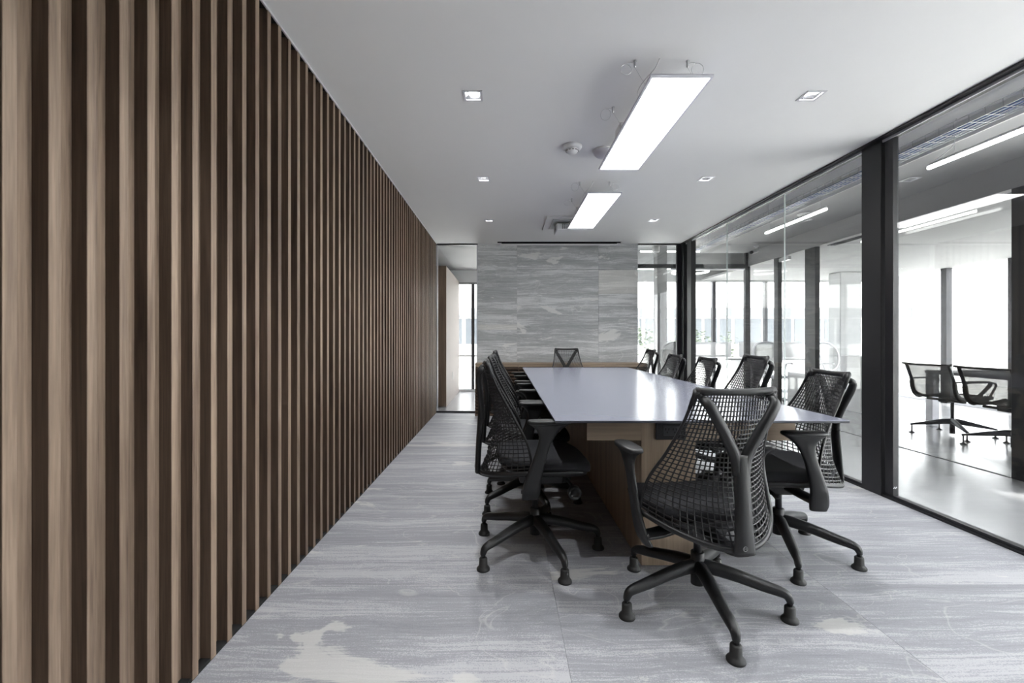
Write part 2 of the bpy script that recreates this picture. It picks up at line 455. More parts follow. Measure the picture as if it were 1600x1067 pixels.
# glazing beside the stone: window_1 (left), window_2 (right)
def pane_box(name, lo, hi, parent, mat='glass'):
    """a single-sheet pane with its polished edge left to the frame"""
    lo = Vector(lo); hi = Vector(hi); e = 0.004
    if abs(hi.x-lo.x) < abs(hi.y-lo.y): lo.x -= e; hi.x += e
    else: lo.y -= e; hi.y += e
    bm = bxo(lo, hi)
    return obj(name, bm, mat, parent)

def window(name, label, loc=(0, 0, 0)):
    o = empty(name, loc); struct(o, label); return o
w1 = window('window_1', 'narrow full height glass pane between the slatted wall and the stone wall')
obj('frame', box(bxo((XL-0.03, YB-0.02, 0.0), (SX0, YB+0.03, 0.025)), (XL-0.03, YB-0.02, ZC-0.02), (SX0, YB+0.03, ZC+0.01)), 'dark_metal', w1)
obj('jamb', bxo((XL-0.005, YB-0.015, 0.025), (XL+0.014, YB+0.02, ZC-0.02)), 'alu', w1)
obj('jamb', bxo((SX0-0.012, YB-0.01, 0.025), (SX0, YB+0.02, ZC-0.02)), 'alu', w1)
pane_box('pane', (XL+0.014, YB, 0.025), (SX0-0.012, YB, ZC-0.02), w1)
w2 = window('window_2', 'narrow full height glass pane between the stone wall and the black corner post')
obj('frame', box(bxo((SX1, YB-0.02, 0.0), (XG-0.04, YB+0.03, 0.025)), (SX1, YB-0.02, ZC-0.02), (XG-0.04, YB+0.03, ZC+0.01)), 'dark_metal', w2)
obj('jamb', bxo((2.545, YB-0.02, 0.025), (2.60, YB+0.03, ZC-0.02)), 'dark_metal', w2)
pane_box('pane', (SX1, YB, 0.025), (2.545, YB, ZC-0.02), w2)

# right wall: glass partition
wr = empty('wall_right'); struct(wr, 'full height glass partition with black posts and tracks')
obj('top_track', box(bxo((2.590, YN, ZC-0.012), (2.705, YB, ZC+0.05)), (2.640, YN, ZC-0.026), (2.680, YB, ZC-0.012)), 'black_metal', wr)
obj('track_bead', bxo((2.632, YN, ZC-0.030), (2.640, YB, ZC-0.012)), 'alu', wr)
obj('bottom_track', box(bxo((2.628, YN, -0.01), (2.705, YB, 0.012)), (2.640, YN, 0.012), (2.682, YB, 0.028)), 'black_metal', wr)
obj('post', bxo((2.622, 3.120, 0.0), (2.682, 3.290, ZC-0.01), 0.003), 'black_metal', wr)
obj('door_stile', bxo((2.640, 3.044, 0.02), (2.680, 3.108, ZC-0.02), 0.002), 'black_metal', wr)
obj('post', bxo((2.622, 6.290, 0.0), (2.690, 6.43, ZC-0.01), 0.003), 'black_metal', wr)
obj('post', bxo((2.60, 6.50, 0.0), (2.690, YB+0.05, ZC-0.01), 0.003), 'black_metal', wr)
for a, b in ((5.352, 6.290), (4.252, 5.348), (3.290, 4.248), (0.9, 3.044), (YN, 0.896)):
    pane_box('pane', (XG, a, 0.02), (XG, b, ZC-0.02), wr)
for y in (5.35, 4.25, 0.898):
    obj('pane_edge', bxo((XG-0.006, y-0.002, 0.025), (XG+0.006, y+0.002, ZC-0.025)), 'glass_edge', wr)
# small white maker's mark at the foot of the door stile
bm = B()
for k, (dz, dy) in enumerate(((0.0, 0.0), (0.006, 0.006), (0.0, 0.012), (0.006, 0.018))):
    box(bm, (2.645+dy, 3.0435, 0.075+dz), (2.649+dy, 3.0445, 0.083+dz))
obj('mark', bm, 'white_gloss', bpy.data.objects['door_stile'])

# ------------------------------------------------------------------ beyond the glass: corridor, rooms, windows
cor_floor = struct(obj('floor_corridor', bxo((XG+0.045, YN, -0.12), (XC2+0.05, YW+0.2, -0.002)), 'pale_floor'))
struct(obj('floor_meeting', bxo((XC2+0.05, 3.1, -0.12), (XW+0.2, YW+0.2, -0.002)), 'pale_floor'))
bk_floor = struct(obj('floor_back', bxo((-3.0, YB+0.03, -0.12), (XG+0.045, YW+0.2, -0.002)), 'pale_floor'))
obj('floor_strip', bxo((XC2-0.012, YN, -0.002), (XC2+0.012, YE, 0.001)), 'grey_paint', cor_floor)
# corridor ceiling (grey board), open slot with the slab above, drop to the soffit
cc = struct(obj('ceiling_corridor', bxo((3.21, YN, ZC), (XC2, YE, ZC+0.03)), 'corr_paint'))
obj('ceiling_edge', bxo((3.20, YN, ZC-0.002), (3.21, YE, ZC+0.13)), 'white', cc)
obj('soffit_drop', bxo((XC2-0.03, YN, ZS), (XC2, YE, ZC)), 'corr_paint', cc)
obj('soffit_lip', bxo((XC2-0.034, YN, ZS-0.004), (XC2+0.05, YE, ZS+0.012)), 'far_white', cc)
obj('slab_above', bxo((XG+0.045, YN, 2.62), (3.21, YE, 2.68)), 'white', cc)
obj('slab_over', bxo((XG+0.04, YN, 2.96), (XC2+0.05, YE, 3.06)), 'concrete', cc)
c2 = struct(obj('ceiling_meeting', bxo((XC2+0.05, 3.1, ZS+0.012), (XW+0.2, YW+0.1, ZS+0.05)), 'far_white'))
bm = B()
for x in (4.11, 4.15, 4.19): box(bm, (x, 3.25, ZS+0.004), (x+0.012, 5.7, ZS+0.012))
obj('slot_diffuser', bm, 'black', c2)
c3 = struct(obj('ceiling_office', bxo((SX1, YE-0.02, 2.9), (XC2+0.06, YW+0.2, 2.98)), 'pale_grey'))
c4 = struct(obj('ceiling_back', bxo((-3.0, YB+0.05, ZC), (SX1, YW+0.2, ZC+0.06)), 'far_white'))
obj('bulkhead', bxo((SX1-0.03, YB+0.16, ZC+0.06), (SX1, YW+0.2, 2.98)), 'pale_grey', c4)
# partition of the corridor's end (window_3)
w3 = window('window_3', 'black framed glass partition across the far end of the corridor')
obj('transom', bxo((SX1+0.1, YE-0.03, ZS-0.03), (XC2, YE+0.03, ZS+0.035)), 'black_metal', w3)
obj('post', bxo((3.93, YE-0.03, 0), (XC2+0.01, YE+0.03, ZC+0.4), 0.002), 'black_metal', w3)
pane_box('pane', (SX1+0.1, YE, 0.0), (XC2-0.07, YE, ZS-0.03), w3)
pane_box('pane', (SX1+0.1, YE, ZS+0.035), (XC2-0.07, YE, 2.9), w3)
obj('door_rail', bxo((2.72, YE-0.02, ZS-0.055), (3.93, YE+0.02, ZS-0.034)), 'alu', w3)
# second glazed line (window_4)
w4 = window('window_4', 'second glass partition with black posts on the far side of the corridor')
for a, b in ((3.30, 3.51), (5.72, 5.92), (6.50, 6.60)):
    obj('post', bxo((XC2-0.03, a, 0), (XC2+0.03, b, ZS+0.0), 0.003), 'black_metal', w4)
for a, b in ((3.51, 5.72), (5.92, 6.50), (6.60, YE-0.03), (YM, 3.30)):
    pane_box('pane', (XC2, a, 0.0), (XC2, b, ZS), w4)
obj('patch_fitting', bxo((XC2-0.02, 6.28, ZS-0.07), (XC2+0.02, 6.62, ZS-0.02)), 'steel', w4)
# nearer than the meeting room: unseen outer glazing added to brighten the room (window_daylight_added)
struct(obj('wall_meeting_near', bxo((XC2+0.04, YM-0.1, 0), (XW+0.2, YM, 3.1)), 'pale_grey'))
w8 = window('window_daylight_added', 'unseen corridor glazing added to bring daylight into the room')
for y in (-1.55, 0.0, 1.55, 3.07): obj('mullion', bxo((XC2-0.02, y-0.03, 0), (XC2+0.05, y+0.03, ZS)), 'dark_metal', w8)
for a, b in ((-1.52, -0.03), (0.03, 1.52), (1.58, 3.04)): pane_box('pane', (XC2+0.01, a, 0.03), (XC2+0.01, b, ZS), w8, 'glass_far')
# window wall on the right (window_5) and the far windows (window_6, window_7)
w5 = window('window_5', 'bright floor to ceiling windows along the far side of the meeting room')
ym = [8.62, 7.60, 6.58, 5.55, 4.5, 3.2]
for y in ym[:-1]:
    obj('mullion', bxo((XW-0.05, y-0.05, 0), (XW+0.05, y+0.05, ZS+0.012)), 'dark_metal', w5)
for a, b in zip(ym[1:], ym): pane_box('pane', (XW, a, 0.05), (XW, b, ZS), w5, 'glass_far')
obj('sill', bxo((XW-0.04, 3.2, 0.0), (XW+0.1, 8.62, 0.05)), 'alu', w5)
wfar = struct(obj('wall_far', bxo((XW-0.05, 8.67, 0), (XW+0.2, YW, ZS+0.012)), 'pale_grey'))
w6 = window('window_6', 'bright far windows at the end of the open office')
for x in (2.18, 3.24, 4.30, 5.36, 6.42, 7.42):
    obj('mullion', bxo((x-0.03, YW-0.03, 0), (x+0.03, YW+0.05, 2.25)), 'dark_metal', w6)
for a, b in zip((SX1, 2.18, 3.24, 4.30, 5.36, 6.42), (2.18, 3.24, 4.30, 5.36, 6.42, 7.42)):
    pane_box('pane', (a, YW, 0.05), (b, YW, 2.25), w6, 'glass_far')
obj('spandrel', bxo((SX1-0.03, YW, 2.25), (XW, YW+0.1, 3.0)), 'pale_grey', w6)
obj('sill', bxo((SX1-0.03, YW-0.03, 0), (XW, YW+0.08, 0.05)), 'alu', w6)
w7 = window('window_7', 'bright window behind the narrow glass pane at the end of the slatted wall')
obj('spandrel', bxo((-3.0, YW, 2.22), (SX1-0.03, YW+0.1, 3.0)), 'white', w7)
obj('head_rail', bxo((-3.0, YW-0.04, 2.20), (SX1-0.03, YW, 2.235)), 'grey_paint', w7)
obj('mullion', bxo((-0.672, YW-0.05, 0.05), (-0.612, YW+0.05, 2.20)), 'dark_metal', w7)
obj('mullion', bxo((1.0, YW-0.05, 0.05), (1.06, YW+0.05, 2.20)), 'dark_metal', w7)
obj('sill_panel', bxo((-3.0, YW+0.0, 0.0), (SX1-0.03, YW+0.1, 0.05)), 'white', w7)
obj('mid_rail', bxo((-3.0, YW-0.02, 0.72), (SX1-0.03, YW+0.05, 0.75)), 'white', w7)
pane_box('pane', (-3.0, YW+0.02, 0.05), (-0.672, YW+0.02, 2.2), w7, 'glass_far')
pane_box('pane', (-0.612, YW+0.02, 0.05), (1.0, YW+0.02, 2.2), w7, 'glass_far')
# wooden wall end and pale wall seen through window_1
wp = struct(obj('wall_passage', bxo((-2.9, 7.17, 0), (-0.927, YW-0.02, 2.25)), 'passage_wall'))
obj('wall_end_panel', bxo((-1.05, 7.13, 0.012), (-0.925, 7.17, 2.25), 0.002), 'walnut_panel', wp)
obj('wall_end_panel', bxo((-2.9, 7.13, 0.012), (-1.054, 7.17, 2.25), 0.002), 'walnut_panel', wp)
obj('socket_plate', bxo((-0.9275, 7.98, 0.36), (-0.922, 8.06, 0.50), 0.002), 'dark_metal', wp)
# enclosing walls that stop the daylight
struct(obj('wall_corridor_near', bxo((XG+0.04, YN-0.1, 0), (XC2+0.05, YN, 3.1)), 'pale_grey'))
struct(obj('wall_outer_left', bxo((-3.1, YB-0.02, 0), (-3.0, YW+0.1, 3.1)), 'white'))
struct(obj('wall_shell_left', bxo((-1.4, YN-0.1, 0), (-1.3, YB+0.1, 3.1)), 'grey_paint'))
struct(obj('wall_passage_side', bxo((-3.0, YB-0.02, 0), (XL-0.06, YB+0.04, 3.0)), 'white'))
struct(obj('roof', box(bxo((-3.1, YN-0.1, 3.1), (XC2+0.15, 3.1, 3.2)), (-3.1, 3.1, 3.1), (XW+0.3, YW+0.2, 3.2)), 'concrete'))
struct(obj('wall_parapet', box(bxo((XW, 3.1, ZS+0.05), (XW+0.3, YW+0.2, 3.1)), (XC2, YN, ZS+0.012), (XC2+0.15, 3.1, 3.1)), 'white'))
# column in the open office
struct(obj('column', bxo((2.80, 8.20, 0), (2.98, 8.40, 2.9), 0.004), 'grey_paint'))
struct(obj('column', bxo((6.0, 8.0, 0), (6.38, 8.3, ZS+0.012), 0.01), 'pale_grey'))

# outside
struct(obj('ground', bxo((-60, -40, -0.5), (80, 90, -0.3)), 'ground'))
nb = empty('neighbour_building', (3.0, 21.0, -0.3))
tag(nb, 'pale neighbouring building with a grey band seen through the far windows', 'building')
obj('wall', bxo((-16, 0, 0), (16, 6, 4.4)), 'facade_white', nb)
obj('band', bxo((-16, -0.15, 2.35), (16, 0, 2.8)), 'facade_grey', nb)
obj('ledge', bxo((-16, -0.3, 0.95), (16, 0, 1.1)), 'facade_white', nb)
wm = bxo((-0.62, -0.06, 0), (0.62, 0.0, 1.2)); bmesh.ops.recalc_face_normals(wm, faces=wm.faces[:]); win_me = bpy.data.meshes.new('window'); wm.to_mesh(win_me); wm.free(); win_me.materials.append(M['facade_glass'])
for k in range(-9, 10): put('window', win_me, nb, (k*1.4, 0, 1.1))
hedge = empty('hedge', (5.4, 15.0, -0.3)); tag(hedge, 'blurred green hedge outside the far office window', 'hedge')
bm = B(); r2 = random.Random(3)
for k in range(1300):
    x = r2.uniform(-2.2, 2.2); y = r2.uniform(-0.4, 0.4); z = r2.uniform(0.1, 1.0)+0.8*abs(math.sin(x*1.9))
    a = r2.uniform(0, PI); s = r2.uniform(0.05, 0.1); t = r2.uniform(-.6, .6)
    d = Vector((math.cos(a), math.sin(a), t))*s; e = Vector((-math.sin(a), math.cos(a), 0.4))*s*0.5
    c = Vector((x, y, z)); bm.faces.new([bm.verts.new(c-d), bm.verts.new(c+e), bm.verts.new(c+d), bm.verts.new(c-e)])
o = obj('foliage', bm, 'leaf', hedge); o['kind'] = 'stuff'

# ------------------------------------------------------------------ lights of the room
def downlight(x, y, label):
    t = empty('downlight', (x, y, ZC)); tag(t, label, 'ceiling light', 'square recessed downlights')
    bm = B(); a, b = 0.055, HO-0.002
    prism_pts = [(-a, -a), (a, -a), (a, a), (-a, a)]
    for (x0, y0, x1, y1) in ((-a, -a, a, -b), (-a, b, a, a), (-a, -b, -b, b), (b, -b, a, b)):
        box(bm, (x0, y0, -0.004), (x1, y1, 0.0))
    obj('frame', bm, 'alu', t)
    bm = B(); zt = 0.075; c = 0.030
    lo = [bm.verts.new(p) for p in ((-b, -b, 0), (b, -b, 0), (b, b, 0), (-b, b, 0))]
    hi = [bm.verts.new(p) for p in ((-c, -c, zt), (c, -c, zt), (c, c, zt), (-c, c, zt))]
    for i in range(4): bm.faces.new((lo[i], lo[(i+1) % 4], hi[(i+1) % 4], hi[i]))
    bm.faces.new(hi)
    obj('reflector', bm, 'chrome', t)
    obj('lamp', lathe(B(), [(0.0, 0.026), (0.018, 0.029), (0.028, 0.044), (0.028, 0.072)], 16), 'bulb_emit', t, True)
    ld = bpy.data.lights.new('spot', 'SPOT'); ld.energy = SPOT; ld.spot_size = math.radians(105); ld.spot_blend = 0.7; ld.shadow_soft_size = 0.022
    ld.color = (0.98, 0.99, 1.0)
    lo_ = bpy.data.objects.new('spot', ld); COL.objects.link(lo_); lo_.parent = t; lo_.location = (0, 0, 0.02)
    return t
nth = ['', 'behind the viewer', 'nearest', 'second', 'third']
for x in DLX:
    side = 'slatted wall' if x < 0 else 'glass wall'
    for y, w in zip(DLY, ('behind the viewer', 'above the viewer', 'nearest visible', 'middle', 'farthest')):
        downlight(x, y, 'square recessed downlight, %s in the row by the %s' % (w, side))

def panel_light(x, y0, y1, label, cord_side):
    t = empty('pendant_panel_light', (x, (y0+y1)/2, 2.36)); tag(t, label, 'pendant light', 'suspended flat panel lights')
    L = (y1-y0)/2; W = 0.152
    bm = B()
    for (a, b, c, d) in ((-W, -L, W, -L+0.012), (-W, L-0.012, W, L), (-W, -L+0.012, -W+0.012, L-0.012), (W-0.012, -L+0.012, W, L-0.012)):
        box(bm, (a, b, -0.002), (c, d, 0.010))
    box(bm, (-W, -L, 0.008), (W, L, 0.011))
    obj('frame', bm, 'lilac', t)
    obj('diffuser', bxo((-W+0.012, -L+0.012, -0.001), (W-0.012, L-0.012, 0.007)), 'panel_emit', t)
    dz = ZC-2.36
    for (sx, yo) in ((-1, 0.09), (1, 0.09), (-1, L*0.9), (1, L*0.9)):
        y = -L+yo; xa = sx*(W-0.02)
        xt = xa-0.07
        gr = B(); lathe(gr, [(0.009, dz-0.004), (0.009, dz-0.0005)], 10, (xt, y, 0)); lathe(gr, [(0.004, dz-0.035), (0.006, dz-0.030), (0.006, dz-0.004)], 8, (xt, y, 0))
        gp = obj('cable_gripper', gr, 'steel', t)
        obj('wire', tube(B(), [(xt, y, dz-0.034), (xa, y+0.03, 0.011)], 0.0008, 5), 'steel', gp)
        pts = []
        ang0 = random.uniform(0, 6.28); r = random.uniform(0.027, 0.034); tilt = random.uniform(-0.6, 0.6)
        cx = xt+(0.05 if sx > 0 else -0.045)
        for k in range(20):
            a = 2*PI*k/20
            pts.append((cx+r*math.cos(a), y+0.6*r*math.sin(a)*math.sin(tilt), dz-0.045+r*math.sin(a)))
        bm = B(); tube(bm, pts, 0.0011, 5, up=(0, 1, 0), closed=True)
        tube(bm, smoothpts([(xt, y, dz-0.015), ((xt+cx)/2, y, dz-0.008), (cx, y, dz-0.045+r)], 4), 0.0009, 4)
        obj('wire_loop', bm, 'steel', gp)
    pc = obj('power_cord', tube(B(), smoothpts([(-0.085, -L+0.07, dz), (-0.10, -L+0.10, dz-0.035), (-0.145, -L+0.16, dz-0.075), (-0.15, -L+0.22, 0.03), (-0.10, -L+0.25, 0.011)], 5), 0.0032, 6), 'white_gloss', t, True)
    obj('driver_box', bxo((-0.150, -0.02, 0.011), (-0.11, 0.10, 0.06), 0.004), 'white_gloss', t)
    return t
panel_light(0.857, 2.157, 3.357, 'nearer of two glowing flat panel lights hung on wires over the table', 1)
panel_light(0.875, 3.90, 5.15, 'farther glowing flat panel light hung on wires in front of the projector', 1)

# smoke detector and dome sensor
t = empty('smoke_detector', (0.49, 3.24, ZC)); tag(t, 'white stepped smoke detector on the ceiling left of the nearer panel light', 'smoke detector')
obj('base', lathe(B(), [(0.070, 0.0), (0.070, -0.014), (0.064, -0.022), (0.050, -0.028)], 28), 'white_gloss', t, True)
hd = obj('sensor_head', lathe(B(), [(0.048, -0.026), (0.044, -0.040), (0.034, -0.052), (0.0, -0.056)], 24), 'white_gloss', t, True)
bm = B()
for k in range(12):
    a = 2*PI*k/12; c = Vector((0.0445*math.cos(a), 0.0445*math.sin(a), -0.040)); d = Vector((-math.sin(a), math.cos(a), 0))*0.007
    tube(bm, [c-d, c+d], 0.0025, 4)
vt = obj('vent_slot', bm, 'dark_metal', hd); vt['kind'] = 'stuff'
t = empty('ceiling_dome', (0.735, 3.32, ZC)); tag(t, 'pale round dome on the ceiling partly behind the nearer panel light', 'dome')
obj('trim_ring', lathe(B(), [(0.082, 0.0), (0.082, -0.008), (0.076, -0.010)], 28), 'white_gloss', t, True)
obj('dome_cover', lathe(B(), [(0.076, -0.009), (0.070, -0.026), (0.055, -0.042), (0.032, -0.052), (0.0, -0.056)], 28), 'lilac', t, True)

# projector hung from the ceiling
t = empty('ceiling_grille', (0.80, 5.40, ZC)); tag(t, 'flat square white ceiling unit above the projector', 'air unit')
obj('panel', bxo((-0.32, -0.32, -0.018), (0.32, 0.32, 0.0), 0.006), 'white_gloss', t)
obj('inner_panel', bxo((-0.24, -0.24, -0.024), (0.24, 0.24, -0.017), 0.003), 'pale_grey', t)
t = empty('projector', (0.80, 5.36, ZC)); tag(t, 'white ceiling projector with a perforated grille behind the farther panel light', 'projector')
obj('mount_bracket', bxo((-0.05, -0.05, -0.05), (0.05, 0.05, -0.0245), 0.004), 'alu', t)
body = obj('body', bxo((-0.19, -0.13, -0.125), (0.17, 0.16, -0.048), 0.010), 'white_gloss', t)
bm = B()
for i in range(9):
    for j in range(5):
        box(bm, (-0.125+i*0.02, -0.1315, -0.116+j*0.0125), (-0.112+i*0.02, -0.129, -0.108+j*0.0125))
gr = obj('grille', bm, 'dark_metal', body); gr['kind'] = 'stuff'
obj('side_vent', bxo((-0.1915, -0.07, -0.112), (-0.188, 0.09, -0.062)), 'dark_metal', body)
obj('lens', tube(B(), [(0.09, 0.158, -0.085), (0.09, 0.178, -0.085)], 0.026, 16), 'dark_metal', t, True)

# retracted projection screen in its ceiling slot
t = empty('projection_screen', (0.80, YB-0.11, ZC)); tag(t, 'white rolled up projection screen bar in the slot above the stone wall', 'screen')
obj('bottom_bar', bxo((-0.865, 0.000, -0.040), (0.865, 0.024, -0.019), 0.004), 'white_gloss', t)
obj('roller', tube(B(), [(-0.88, 0, 0.105), (0.88, 0, 0.105)], 0.02, 12), 'alu', t, True)
obj('fabric', bxo((-0.84, 0.010, -0.019), (0.84, 0.014, 0.09)), 'black', t)
for sx in (-1, 1): obj('end_cap', bxo((sx*0.865-0.006, -0.002, -0.042), (sx*0.865+0.006, 0.026, -0.017), 0.002), 'alu', t)

# ------------------------------------------------------------------ conference table
TX0, TX1, TY0, TY1, TZ = 0.222, 1.508, 1.953, 5.49, 0.74
table = empty('conference_table', ((TX0+TX1)/2, (TY0+TY1)/2, 0))
tag(table, 'long conference table with slate blue top on an oak beam and pedestal', 'table')
cx, cy = table.location.x, table.location.y
hw, hl = (TX1-TX0)/2, (TY1-TY0)/2
bm = B()
def rect(i, z): return [(-hw+i, -hl+i, z), (hw-i, -hl+i, z), (hw-i, hl-i, z), (-hw+i, hl-i, z)]
loft(bm, [rect(0.0, TZ-0.003), rect(0.0, TZ-0.001), rect(0.001, TZ)])
obj('tabletop', bm, 'tabletop', table)
bm = B(); loft(bm, [rect(0.10, TZ-0.030), rect(0.003, TZ-0.012), rect(0.0005, TZ-0.010), rect(0.0005, TZ-0.003)])
obj('bevelled_edge', bm, 'edge_dark', table)
by0 = 2.16-cy; by1 = 5.30-cy
bx0, bx1 = 0.398-cx, 1.404-cx; px0, px1 = 0.66-cx, 0.922-cx
bz0, bz1 = 0.606, TZ-0.031
# front boards: the beam's end with the outlet cut in, T shaped with the pedestal's board
obj('beam', bxo((bx0, by0+0.02, bz0), (bx1, by1, bz1), 0.001), 'oak', table)
obj('beam_end_board', bxo((bx0, by0, bz0), (px0, by0+0.0195, bz1), 0.001), 'oak', table)
obj('beam_end_board', bxo((px1+0.0005, by0, bz0), (bx1, by0+0.0195, bz1), 0.001), 'oak', table)
obj('pedestal_end_board', bxo((px0+0.0005, by0, 0.004), (px1, by0+0.0195, bz1), 0.001), 'oak_v', table)
obj('pedestal', bxo((px0, by0+0.02, 0.004), (px1, by1-0.35, bz0), 0.001), 'oak_v', table)
# power outlet box
ox0, ox1 = 0.728-cx, 0.872-cx
ob = obj('outlet_box', bxo((ox0, by0-0.012, 0.612), (ox1, by0, bz1-0.002), 0.003), 'black_metal', table)
obj('outlet_plate', bxo((ox0+0.034, by0-0.015, 0.632), (ox1-0.026, by0-0.012, 0.682), 0.002), 'dark_metal', ob)
obj('label_sticker', bxo((ox0+0.056, by0-0.0135, 0.694), (ox0+0.08, by0-0.012, 0.700)), 'white_gloss', ob)
bm = B()
for k in (0, 1):
    x = ox0+0.052+k*0.036
    box(bm, (x-0.009, by0-0.0158, 0.658), (x-0.006, by0-0.0149, 0.668)); box(bm, (x+0.006, by0-0.0158, 0.658), (x+0.009, by0-0.0149, 0.668))
    box(bm, (x-0.002, by0-0.0158, 0.645), (x+0.002, by0-0.0149, 0.651))
obj('socket_holes', bm, 'black', ob)

# ------------------------------------------------------------------ sideboard under the stone
SBX0, SBX1, SBY0, SBY1, SBZ = -0.415, 2.02, 6.31, YB-0.004, 0.745
sb = empty('sideboard', ((SBX0+SBX1)/2, (SBY0+SBY1)/2, 0)); tag(sb, 'low walnut sideboard with louvred front and oak top below the stone wall', 'sideboard')
hx, hy = (SBX1-SBX0)/2, (SBY1-SBY0)/2
obj('top', bxo((-hx, -hy, SBZ-0.022), (hx, hy, SBZ), 0.0015), 'oak', sb)
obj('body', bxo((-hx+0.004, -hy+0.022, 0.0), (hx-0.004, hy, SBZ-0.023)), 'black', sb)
for k in range(4):
    a = -hx+k*2*hx/4; b = a+2*hx/4
    obj('fascia', bxo((a+0.0015, -hy+0.004, SBZ-0.052), (b-0.0015, -hy+0.022, SBZ-0.024), 0.001), 'oak', sb)
    obj('stile', bxo((a+0.002, -hy+0.012, 0.0), (a+0.016, -hy+0.022, SBZ-0.054)), 'dark_slat', sb)
sw = 2*hx/4-0.004
bm_ = bxo((-sw/2, 0, -0.014), (sw/2, 0.018, 0.014), 0.001); bmesh.ops.recalc_face_normals(bm_, faces=bm_.faces[:]); lv = bpy.data.meshes.new('louvre_slat'); bm_.to_mesh(lv); bm_.free(); lv.materials.append(M['dark_slat'])
for k in range(4):
    for j in range(15):
        put('louvre_slat', lv, sb, (-hx+(k+0.5)*2*hx/4, -hy, 0.018+j*0.0465))

# ------------------------------------------------------------------ office chairs
W_ = [.152, .172, .206, .258, .286]
ZCt = [.925, .795, .655, .510, .365]
ZSt = [.925, .800, .675, .550, .425]
YC_ = [-.262, -.240, -.215, -.225, -.285]
WR_ = [.012, .045, .090, .165, .245]
def S(u, v, off=0.0):
    a = abs(u); k = a**1.7
    z = lerp_tab(ZCt, v)*(1-k)+lerp_tab(ZSt, v)*k
    y = lerp_tab(YC_, v)+lerp_tab(WR_, v)*a**2.0+off
    x = u*lerp_tab(W_, v)*(1-0.06*(a**3)*v)
    if v < 0.2: z += 0.006*(1-a*a)*(1-v/0.2)*-1
    return (x, y, z)

